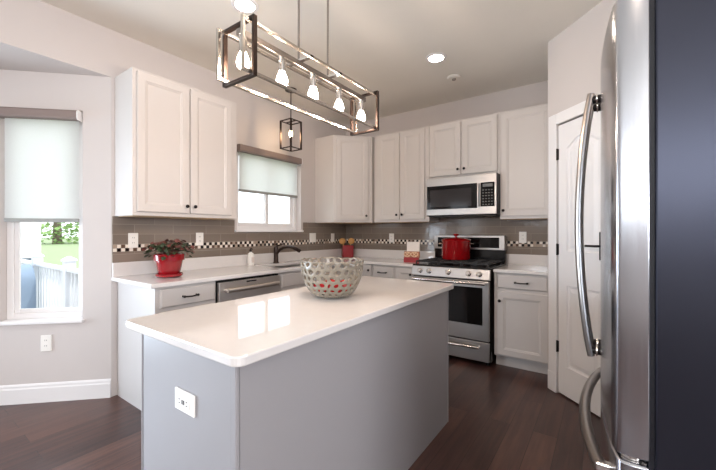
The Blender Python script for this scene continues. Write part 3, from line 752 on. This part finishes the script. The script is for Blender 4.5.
# ------------------------------------------------------------------ microwave
mw = thing('microwave', 'stainless over-range microwave with black glass door', 'microwave', (1.447, -0.395, 0))
MWW = 0.752
b = MB(); b.box(0, MWW, 0.0, 0.390, 1.432, 1.846); b.build('body', M_BLACK, mw, bevel=0.003)
b = MB(); b.box(0.004, MWW - .004, -0.022, 0.0, 1.438, 1.842); md = b.build('door', M_STEEL, mw, bevel=0.004)
b = MB(); b.box(0.012, 0.562, -0.0235, -0.021, 1.503, 1.757); mwn = b.build('window', M_BGLASS, md)
b = MB(); b.box(0.05, 0.50, -0.0242, -0.0232, 1.53, 1.715); b.build('screen', mat('dark_screen', (46, 42, 42), .10, vary=.1, scale=200), mwn)
b = MB(); b.box(0.595, 0.730, -0.0235, -0.021, 1.515, 1.757); pn = b.build('control_panel', M_BGLASS, md)
b = MB()
for i in range(4):
    for j in range(6): b.box(0.612 + i * .028, 0.628 + i * .028, -0.0245, -0.0233, 1.53 + j * .029, 1.540 + j * .029)
b.box(0.615, 0.712, -.0245, -.0233, 1.712, 1.742)
b.build('button', mat('pale_print', (112, 110, 107), .5), pn)
b = MB(); b.tube([(0.578, -0.052, 1.515), (0.578, -0.060, 1.63), (0.578, -0.052, 1.748)], 0.011, 10)
for z in (1.525, 1.738): b.tube([(0.578, -0.02, z), (0.578, -0.052, z)], 0.009, 8)
b.build('handle', M_STEEL, md, smooth=True)
b = MB(); b.box(0.02, MWW - .02, 0.01, 0.37, 1.422, 1.433); b.build('vent_grille', M_BLACKHW, mw)

# ------------------------------------------------------------------ fridge
FX, FY0, FW = 3.090, -3.022, 0.905     # front plane at the edges, near edge, width
fr = thing('refrigerator', 'tall stainless french-door refrigerator with charcoal side', 'refrigerator', (FX, FY0, 0))
def fx(t): return -0.030 * (1 - ((t - FW / 2) / (FW / 2)) ** 2)
def bowed_front(t0, t1, z0, z1, depth, rc=0.012):
    n = 18; top = []
    ts = [t0 + (t1 - t0) * k / n for k in range(n + 1)]
    pts = [(depth, t0), (rc * 1.2, t0), (rc * 0.35 + fx(t0), t0 + rc * .3)]
    pts += [(fx(t), t) for t in ts if t0 + rc <= t <= t1 - rc]
    pts += [(rc * .35 + fx(t1), t1 - rc * .3), (rc * 1.2 + fx(t1), t1), (depth, t1)]
    b = MB(); b.poly(pts, z0, z1); return b
b = MB(); b.box(0.072, 0.80, 0.0, FW, 0.03, 1.775); b.build('case', M_FRSIDE, fr, bevel=0.004)
b = MB(); b.box(0.062, 0.074, 0.008, FW - .008, 0.06, 1.77); b.build('gasket', M_RUBBER, fr)
for t0, t1, ht in ((0.0, FW / 2 - .002, FW / 2 - .045), (FW / 2 + .002, FW, FW / 2 + .045)):
    b = bowed_front(t0, t1, 0.752, 1.787, 0.063); d = b.build('door', M_STEELV, fr, bevel=0.003, smooth=True)
    xf = fx(ht); z0, z1 = 0.845, 1.715; pts = []
    for k in range(15):
        u = k / 14; pts.append((xf - 0.026 - 0.036 * math.sin(PI * u) ** 0.8, ht, z0 + (z1 - z0) * u))
    b = MB(); b.tube(pts, 0.011, 12, rz=0.016); h = b.build('handle', M_NICKEL, d, smooth=True)
    for z in (z0 + .02, z1 - .02):
        b = MB(); b.lathe([(0.012, -0.03), (0.015, -.004), (0.015, .004)], (xf, ht, z), 12, 'X'); b.build('handle_mount', M_BLACKHW, h, smooth=True)
        b = MB(); b.lathe([(0.018, -.012), (0.018, -.008)], (xf, ht, z), 14, 'X'); b.build('collar', M_CHROME, h, smooth=True)
b = bowed_front(0.0, FW, 0.06, 0.738, 0.063, 0.016); dz = b.build('freezer_drawer', M_STEELV, fr, bevel=0.006, smooth=True)
pts = []
for k in range(19):
    u = k / 18; t = 0.068 + (FW - 0.17) * u
    pts.append((fx(t) - 0.018 - 0.026 * math.sin(PI * u) ** 0.75, t, 0.672))
b = MB(); b.tube(pts, 0.016, 12, rz=0.014); h = b.build('handle', M_NICKEL, dz, smooth=True)
for t in (0.074, FW - .11):
    b = MB(); b.box(fx(t) - .028, fx(t) + .004, t - .012, t + .012, 0.662, 0.682); b.build('handle_mount', M_CHROME, h, bevel=0.003)
b = MB(); b.lathe([(0.022, 0.739), (0.022, 0.751)], (0.034, 0.035, 0), 14); b.tube([(0.034, 0.035, 0.745), (0.075, 0.02, 0.745)], 0.006, 8); b.build('hinge', M_CHROME, fr, smooth=True)
for t in (0.04, FW - .04):
    b = MB(); b.box(0.018, 0.12, t - .03, t + .03, 1.787, 1.806); b.build('hinge_cover', M_RUBBER, fr, bevel=0.004)
for x in (0.12, 0.72):
    for y in (0.06, FW - .06):
        b = MB(); b.lathe([(0.02, 0), (0.02, 0.035)], (x, y, 0), 12); b.build('foot', M_BLACK, fr)
b = MB(); b.box(0.05, 0.075, 0.02, FW - .02, 0.015, 0.058); b.build('kick_grille', M_BLACK, fr)

# ------------------------------------------------------------------ chandelier
CXC = 1.90
ch = thing('linear_chandelier', 'long rectangular open-frame chandelier with five lit bulbs above the island', 'chandelier', (CXC, -2.74, 0))
def frame_xz(x0, x1, z0, z1, y0, y1, t):
    b = MB(); b.box(x0, x0 + t, y0, y1, z0, z1); b.box(x1 - t, x1, y0, y1, z0, z1); b.box(x0 + t, x1 - t, y0, y1, z0, z0 + t); b.box(x0 + t, x1 - t, y0, y1, z1 - t, z1); return b
def frame_yz(y0, y1, z0, z1, x0, x1, t):
    b = MB(); b.box(x0, x1, y0, y0 + t, z0, z1); b.box(x0, x1, y1 - t, y1, z0, z1); b.box(x0, x1, y0 + t, y1 - t, z0, z0 + t); b.box(x0, x1, y0 + t, y1 - t, z1 - t, z1); return b
for yc in (-3.166, -2.296):
    frame_xz(-0.099, 0.099, 1.846, 2.076, yc + 2.74 - .009, yc + 2.74 + .009, 0.011).build('end_frame', M_BRONZE, ch, bevel=0.001)
for s in (-1, 1):
    frame_yz(-3.212 + 2.74, -2.262 + 2.74, 1.858, 2.063, s * 0.078 - .007, s * 0.078 + .007, 0.012).build('side_frame', mat('brushed_nickel_bar', (196, 188, 178), rough=0.24, metal=1.0, vary=0.02), ch, bevel=0.001)
b = MB(); b.box(-0.013, 0.013, -0.432, 0.446, 2.030, 2.056); b.build('rail', M_NICKEL, ch, bevel=0.002)
for y in (-2.84 + 2.74, -2.63 + 2.74):
    b = MB(); b.tube([(0, y, 2.05), (0, y, CZ - .02)], 0.0055, 10); b.build('rod', M_NICKEL, ch, smooth=True)
    b = MB(); b.box(-.085, .085, y - .010, y + .010, 2.052, 2.062); b.build('cross_bar', M_CHROME, ch)
b = MB(); b.box(-0.06, 0.06, -0.17, 0.17, CZ - .025, CZ - .001); b.build('canopy', M_NICKEL, ch, bevel=0.004)
for y in (-3.148, -2.944, -2.742, -2.537, -2.329):
    y += 2.74
    b = MB(); b.lathe([(0.015, 1.968), (0.016, 1.975), (0.016, 2.030)], (0, y, 0), 14); so_ = b.build('socket', M_CHROME, ch, smooth=True)
    b = MB(); b.lathe([(0.0125, 1.974), (0.0130, 1.966), (0.018, 1.955), (0.0235, 1.941), (0.0255, 1.928), (0.023, 1.914), (0.014, 1.905), (0.0, 1.902)], (0, y, 0), 16, cap1=False); b.build('bulb', M_LAMPGLASS, so_, smooth=True)

# mini pendant over the sink
pe = thing('pendant_lamp', 'small dark open-frame lantern pendant hanging before the sink window', 'pendant lamp', (0.30, -1.36, 0))
b = MB(); b.lathe([(0.062, CZ - .001), (0.062, CZ - .018), (0.05, CZ - .024)], seg=24); b.build('canopy', M_BRONZE, pe, smooth=True)
b = MB(); b.tube([(0, 0, CZ - .02), (0, 0, 2.40)], 0.0055, 8); b.build('rod', M_BRONZE, pe, smooth=True)
frame_xz(-.084, .084, 2.150, 2.455, -.084, -.074, .010).build('frame', M_BRONZE, pe)
frame_xz(-.084, .084, 2.150, 2.455, .074, .084, .010).build('frame', M_BRONZE, pe)
frame_yz(-.074, .074, 2.150, 2.455, -.084, -.074, .010).build('frame', M_BRONZE, pe)
frame_yz(-.074, .074, 2.150, 2.455, .074, .084, .010).build('frame', M_BRONZE, pe)
b = MB(); b.box(-.078, .078, -.006, .006, 2.445, 2.455); b.lathe([(0.013, 2.36), (0.013, 2.45)], seg=12); so_ = b.build('socket', M_BRONZE, pe)
b = MB(); b.lathe([(0.010, 2.362), (0.016, 2.335), (0.017, 2.31), (0.010, 2.275), (0.002, 2.25)], seg=14); b.build('bulb', M_CANDLE, so_, smooth=True)

# recessed lamps in the ceiling
def downlight(x, y, label):
    t = thing('recessed_light', label, 'ceiling light', (x, y, CZ), 0, 'round recessed ceiling lamps')
    b = MB(); b.lathe([(0.064, -.001), (0.066, -.008), (0.088, -.006), (0.092, 0.0)], seg=32, cap0=False, cap1=False); b.build('trim_ring', M_TRIM, t, smooth=True)
    b = MB(); b.lathe([(0.066, -.0055), (0.03, -.0065), (0.0, -.007)], seg=32, cap1=False); b.build('lens', M_LENS, t, smooth=True)
    return t
downlight(1.075, -2.525, 'lit recessed ceiling lamp beside the near end of the chandelier')
downlight(1.849, -1.096, 'lit recessed ceiling lamp next to the smoke detector')
for x, y, l in ((2.95, -2.35, 'added recessed fill lamp before the refrigerator'), (3.0, -4.7, 'added recessed fill lamp above the family room passage')):
    downlight(x, y, l)  # both lamps are out of view, added as extra fill light
sd = thing('smoke_detector', 'small flat white detector disc on the ceiling near the range wall', 'smoke detector', (1.843, -0.631, CZ))
b = MB(); b.lathe([(0.066, 0), (0.066, -.008), (0.056, -.018), (0.018, -.020), (0.0, -.020)], seg=28, cap1=False); b.build('housing', M_CEIL, sd, smooth=True)
b = MB(); b.lathe([(0.020, -.018), (0.018, -.032), (0.008, -.036)], seg=14); b.build('sensor', M_NICKEL, sd, smooth=True)

# ------------------------------------------------------------------ things on the counters
# potted plant
pp = thing('potted_plant', 'small leafy plant in a red glazed pot on the worktop near the nook', 'plant', (0.357, -2.676, CT1))
b = MB(); b.lathe([(0.070, 0), (0.092, 0.010), (0.096, 0.026), (0.092, 0.028), (0.085, 0.016), (0.0, 0.012)], seg=32, cap1=False); b.build('saucer', M_REDPOT, pp, smooth=True)
b = MB(); b.lathe([(0.068, 0.014), (0.072, 0.018), (0.094, 0.128), (0.106, 0.130), (0.110, 0.172), (0.107, 0.176), (0.100, 0.174), (0.096, 0.150), (0.0, 0.150)], seg=32, cap1=False); b.build('flower_pot', M_REDPOT, pp, smooth=True)
b = MB(); b.lathe([(0.098, 0.152), (0.06, 0.160), (0.0, 0.163)], seg=24, cap1=False); b.build('soil', M_SOIL, pp)
def foliage(n, seed, rmin, rmax, size, zlo, zhi):
    rnd = random.Random(seed); b = MB(); bm = b.bm
    for _ in range(n):
        a = rnd.uniform(0, 2 * PI); rr = rmax * math.sqrt(rnd.uniform(0.02, 1)); k = rr / rmax
        z = 0.196 + rnd.uniform(zlo, zhi) * (1 - 0.45 * k * k) - (0.05 * rnd.random() if k > .85 else 0)
        c = Vector((rr * math.cos(a), rr * math.sin(a), max(z, .15 if rr > .135 else .198)))
        yaw = a + rnd.uniform(-.8, .8); tilt = rnd.uniform(-.2, 1.0); s = size * rnd.uniform(.7, 1.3)
        R = Matrix.Rotation(yaw, 3, 'Z') @ Matrix.Rotation(tilt, 3, 'Y') @ Matrix.Rotation(rnd.uniform(-.5, .5), 3, 'X')
        shape = [(-.5, 0, 0), (-.2, .42, .05), (.25, .40, .04), (.55, 0, -.06), (.25, -.40, .04), (-.2, -.42, .05)]
        vs = [bm.verts.new(c + R @ (Vector(p) * s)) for p in shape]; m0 = bm.verts.new(c + R @ Vector((0, 0, -.04)) * s)
        for i in range(6): bm.faces.new((vs[i], vs[(i + 1) % 6], m0))
    return b
foliage(200, 3, .0, .155, .034, .0, .075).build('foliage', M_LEAF, pp)
foliage(95, 5, .0, .165, .033, .02, .095).build('foliage', M_LEAFRED, pp)
rnd = random.Random(11); b = MB()
for _ in range(26):
    a = rnd.uniform(0, 2 * PI); r = rnd.uniform(.07, .15)
    b.tube([(0.02 * math.cos(a), 0.02 * math.sin(a), .155), (r * .6 * math.cos(a), r * .6 * math.sin(a), .205), (r * math.cos(a), r * math.sin(a), .20)], .0022, 5)
b.build('stem', M_LEAFRED, pp)

# pierced bowl
def pierced_bowl():
    nseg, nrow = 22, 7
    R, H, rb = 0.166, 0.196, 0.072
    prof = []
    def P(u, v):
        a = 2 * PI * u / nseg
        # v: 0 bottom .. 1 rim along the wall
        r = rb + (R - rb) * math.sin(v * PI / 2) ** 0.85
        z = 0.006 + H * (1 - math.cos(v * PI / 2)) ** 0.86 if v > 0 else 0.006
        return Vector((r * math.cos(a), r * math.sin(a), z))
    b = MB(); bm = b.bm; rnd = random.Random(4); vv = {}
    rh = 1.0 / (nrow * 1.5 + .5)     # hex half unit in v
    def key(u2, k):                  # u2: half-columns, k: v level
        u2 = u2 % (nseg * 2)
        if (u2, k) not in vv:
            ju = rnd.uniform(-.22, .22); jv = rnd.uniform(-.2, .2) * rh if k > 0 else 0
            vv[(u2, k)] = bm.verts.new(P(u2 / 2 + ju, min(1.03, max(0, k * rh * .5 + jv))))
        return vv[(u2, k)]
    hexes = []
    for row in range(nrow):
        for c in range(nseg):
            u = c * 2 + (row % 2); k = row * 3
            hexes.append(bm.faces.new((key(u, k), key(u + 1, k + 1), key(u + 1, k + 3), key(u, k + 4), key(u - 1, k + 3), key(u - 1, k + 1))))
    bm.normal_update()
    for f in hexes:
        e = f.calc_center_median(); lo = f.calc_area()
    r = bmesh.ops.inset_individual(bm, faces=hexes, thickness=0.0086, use_even_offset=True)
    bmesh.ops.delete(bm, geom=[f for f in hexes if f.is_valid], context='FACES_ONLY')
    return b
pb = thing('pierced_bowl', 'round grey pierced bowl with openwork wall on the island', 'bowl', (1.884, -2.575, CT1))
o = pierced_bowl().build('lattice_wall', M_BOWL, pb, smooth=True)
sm = o.modifiers.new('solid', 'SOLIDIFY'); sm.thickness = 0.007; sm.offset = 0
ss = o.modifiers.new('sub', 'SUBSURF'); ss.levels = 1; ss.render_levels = 2
b = MB(); b.lathe([(0.060, 0.0), (0.074, 0.003), (0.076, 0.009), (0.0, 0.010)], seg=32, cap1=False); b.build('base_disc', M_BOWL, pb, smooth=True)
def apple(x, y, z, r):
    t = thing('apple', 'red apple lying inside the pierced grey bowl', 'fruit', (1.884 + x, -2.575 + y, CT1 + z), random.uniform(0, 6), 'red apples in the pierced bowl')
    b = MB(); n = 14; prof = []
    for k in range(n + 1):
        a = -PI / 2 + PI * k / n
        prof.append((max(0.0, r * math.cos(a) * (1 + .06 * math.sin(a))), r + r * .92 * math.sin(a) - (0.012 * math.exp(-((PI / 2 - a) / .3) ** 2))))
    prof[0] = (0.0005, prof[0][1]); prof[-1] = (0.0005, prof[-1][1])
    b.lathe(prof, seg=20); b.build('skin', M_APPLE, t, smooth=True)
    b = MB(); b.tube([(0, 0, 2 * r * .92), (0.003, 0, 2 * r + .004)], .0016, 6); b.build('stalk', M_SOIL, t)
for x, y, z, r in ((-.035, -.052, .012, .040), (.048, -.035, .012, .040), (-.05, .045, .012, .038), (.040, .052, .012, .039)): apple(x, y, z, r)

# utensil crock
uc = thing('utensil_crock', 'square red crock standing in the counter corner', 'crock', (0.150, -0.150, CT1))
b = MB(); hw = .074
b.rings([[(sx * w, sy * w, z) for sx, sy in ((-1, -1), (1, -1), (1, 1), (-1, 1))] for w, z in ((hw * .96, 0), (hw, .006), (hw, .160), (hw - .006, .160), (hw - .007, .01))]); b.build('crock_body', mat('matte_red', (150, 18, 26), rough=0.4), uc, rotz=PI / 4, bevel=0.004)
def spoon(dx, dy, lean, label):
    t = thing('wooden_spoon', label, 'spoon', (0.150 + dx * .3, -0.150 + dy * .3, CT1 + .012), 0, 'wooden spoons in the red crock')
    d = Vector((dx, dy, 0)) * lean
    b = MB(); b.tube([Vector((0, 0, 0)), d * .6 + Vector((0, 0, .180))], .006, 8); b.build('handle', M_WOODLT, t, smooth=True)
    c = d * .72 + Vector((0, 0, .206))
    b = MB(); bmesh.ops.create_uvsphere(b.bm, u_segments=14, v_segments=8, radius=1.0, matrix=Matrix.Translation(c) @ Matrix.Rotation(PI / 4, 4, 'Z') @ Matrix.Diagonal((.046, .012, .043, 1))); b.build('spoon_bowl', M_WOODLT, t, smooth=True)
spoon(-.05, -.05, 1.0, 'wooden spoon leaning out of the red crock towards the window')
spoon(.042, .030, 1.0, 'wooden spoon leaning out of the red crock towards the range')
# snack box by the range
bx = thing('pretzel_box', 'red and white box with pretzel picture on the worktop beside the range', 'box', (1.280, -0.440, CT1), 0.30)
b = MB(); b.box(-.085, .085, -.03, .03, 0, .058); b.build('box_base', MATS['matte_red'], bx, bevel=.003)
b = MB(); b.box(-.080, .092, -.022, .026, .055, .125); pic = b.build('picture_panel', mat('pretzel_picture_ground', (176, 118, 88), .5, vary=.25, scale=40), bx)
for cx in (-.045, .035):
    b = MB()
    pts = [(cx + .036 * math.cos(a) * (1 + .2 * math.sin(a)), -.0245, .090 + .026 * math.sin(a)) for a in [2 * PI * k / 18 for k in range(19)]]
    b.tube(pts, .0052, 6); b.tube([(cx - .022, -.0245, .068), (cx, -.0255, .092), (cx + .022, -.0245, .112)], .0048, 6); b.tube([(cx + .022, -.0245, .068), (cx, -.0255, .092), (cx - .022, -.0245, .112)], .0048, 6)
    b.build('pretzel_print', mat('pretzel_tan', (232, 200, 166), .5, vary=.1), pic, smooth=True)
b = MB(); b.box(-.052, .092, -.010, .020, .124, .232); b.build('white_card', mat('white_card', (238, 230, 222), .6, vary=.08, scale=120), bx, bevel=.002)

# ------------------------------------------------------------------ outside
GZ = -0.55
M_GRASS = mat('lawn_grass', (128, 144, 104), rough=0.9, vary=0.25, scale=3)
M_SIDING = mat('white_siding', (232, 234, 236), rough=0.7, vary=0.03, stretch=(1, 1, 12))
M_ROOF = mat('grey_shingle', (214, 213, 214), rough=0.9, vary=0.15, scale=12)
M_DECK = mat('deck_boards', (176, 164, 150), rough=0.8, vary=0.15, stretch=(1, 9, 1))
struct(MB().box(-140, -1.2, -60, 90, GZ - .1, GZ).build('ground', M_GRASS), 'sunlit green lawn outside')
struct(MB().box(-4.6, -1.25, -6.6, -2.62, -0.16, -0.04).build('deck_floor', M_DECK), 'wooden deck floor outside the nook')
rl = thing('deck_railing', 'white wooden railing with thin balusters outside the nook window', 'railing', (0, -2.70, 0))
M_RAIL = mat('white_vinyl', (214, 217, 222), rough=0.4, vary=0.02)
b = MB(); b.box(-4.5, -1.0, -.035, .035, .815, .855); b.build('top_rail', M_RAIL, rl, bevel=.004)
b = MB(); b.box(-4.5, -1.0, -.025, .025, .07, .11); b.build('bottom_rail', M_RAIL, rl)
for x in (-4.45, -3.1, -1.83, -1.05):
    b = MB(); b.box(x - .05, x + .05, -.05, .05, GZ, .93); po = b.build('post', M_RAIL, rl, bevel=.004)
    b = MB(); b.rings([[(x - .06, -.06, .93), (x + .06, -.06, .93), (x + .06, .06, .93), (x - .06, .06, .93)], [(x - .06, -.06, .95), (x + .06, -.06, .95), (x + .06, .06, .95), (x - .06, .06, .95)], [(x - .01, -.01, .985), (x + .01, -.01, .985), (x + .01, .01, .985), (x - .01, .01, .985)]]); b.build('post_cap', M_RAIL, po)
x = -4.35
while x < -1.1:
    if min(abs(x - p) for p in (-4.45, -3.1, -1.83, -1.05)) > .07:
        b = MB(); b.box(x - .016, x + .016, -.016, .016, .10, .82); b.build('baluster', M_RAIL, rl)
    x += .115
# covered grill on the deck
gr = thing('covered_grill', 'barbecue under a blue-grey cover on the deck', 'grill', (-3.05, -3.02, -0.04))
b = MB(); pr_ = []
for k in range(10):
    a = PI * k / 9; pr_.append((0.27 * math.cos(a), .62 + .26 * math.sin(a)))
ring = [(0.27, .10)] + pr_ + [(-0.27, .10)]
b.rings([[(x, y, z) for x, z in ring] for y in (-.24, -.20, .20, .24)]); b.build('cover', mat('blue_grey_cover', (120, 138, 158), .7, vary=.1), gr, smooth=True)
for x in (-.2, .2):
    for y in (-.18, .18):
        b = MB(); b.lathe([(.02, 0), (.02, .12)], (x, y, 0), 10); b.build('leg', M_BLACK, gr)
def house(label, x, y, w, d, h, rh, rotz=0):
    t = thing('neighbour_house', label, 'house', (x, y, GZ), rotz)
    b = MB(); b.rings([[(sx, -d / 2, 0), (sx, d / 2, 0), (sx, d / 2, h), (sx, 0, h + rh), (sx, -d / 2, h)] for sx in (-w / 2, w / 2)]); b.build('wall', M_SIDING, t)
    b = MB()
    for s in (-1, 1):
        b.rings([[(sx, s * (d / 2 + .3), h - .2), (sx, 0, h + rh + .02), (sx, 0, h + rh + .16), (sx, s * (d / 2 + .3), h - .05)] for sx in (-w / 2 - .3, w / 2 + .3)])
    b.build('roof', M_ROOF, t)
    b = MB(); b.box(-w / 2 - .02, w / 2 + .02, -d / 2 - .02, d / 2 + .02, 0, 1.05); b.build('foundation', mat('grey_foundation', (84, 92, 104), .8, vary=.1), t)
    for yy in (-d / 4, d / 4):
        b = MB(); b.box(w / 2, w / 2 + .04, yy - .45, yy + .45, 1.0, 2.2); f = b.build('window', M_TRIM, t)
        b = MB(); b.box(w / 2 + .035, w / 2 + .05, yy - .38, yy + .38, 1.07, 2.13); b.build('pane', mat('dull_pane', (150, 165, 178), .1), f)
    return t
house('white gabled house glimpsed through the window above the sink', -22, 19.0, 8, 9, 2.2, 2.2)
house('white house wall beyond the deck railing seen from the nook window', -13.2, -3.6, 5, 5.2, 5.2, 2.0)
def tree(label, x, y, h, r, seed):
    t = thing('leafy_tree', label, 'tree', (x, y, GZ), 0, 'trees beyond the lawn')
    b = MB(); b.lathe([(r * .12, 0), (r * .08, h * .5), (r * .03, h * .85)], seg=10); b.build('trunk', mat('bark', (110, 96, 84), .9, vary=.2), t, smooth=True)
    rnd = random.Random(seed); b = MB(); bm = b.bm
    for _ in range(1500):
        v = Vector((rnd.gauss(0, 1), rnd.gauss(0, 1), rnd.gauss(0, 1))).normalized() * (r * rnd.uniform(.55, 1.0))
        c = Vector((v.x, v.y, h * .56 + v.z * 1.12)); s = rnd.uniform(.18, .38) * r / 2.4
        R = Matrix.Rotation(rnd.uniform(0, 6.3), 3, 'Z') @ Matrix.Rotation(rnd.uniform(0, 3.1), 3, 'X')
        vs = [bm.verts.new(c + R @ (Vector(p) * s)) for p in ((-.5, 0, 0), (0, .35, .06), (.5, 0, 0), (0, -.35, .06))]
        bm.faces.new(vs)
    b.build('crown', mat('tree_leaves', (140, 170, 104), .8, vary=.3, scale=2), t)
tree('round green tree behind the lawn nearest the white house corner', -66, 13.0, 9.5, 5.2, 1)
tree('green tree farther along the lawn beside the deck railing post', -72, 21.0, 9.0, 5.0, 2)
tree('wide green tree at the edge of the lawn past the railing', -84, 31.0, 11.0, 6.5, 3)
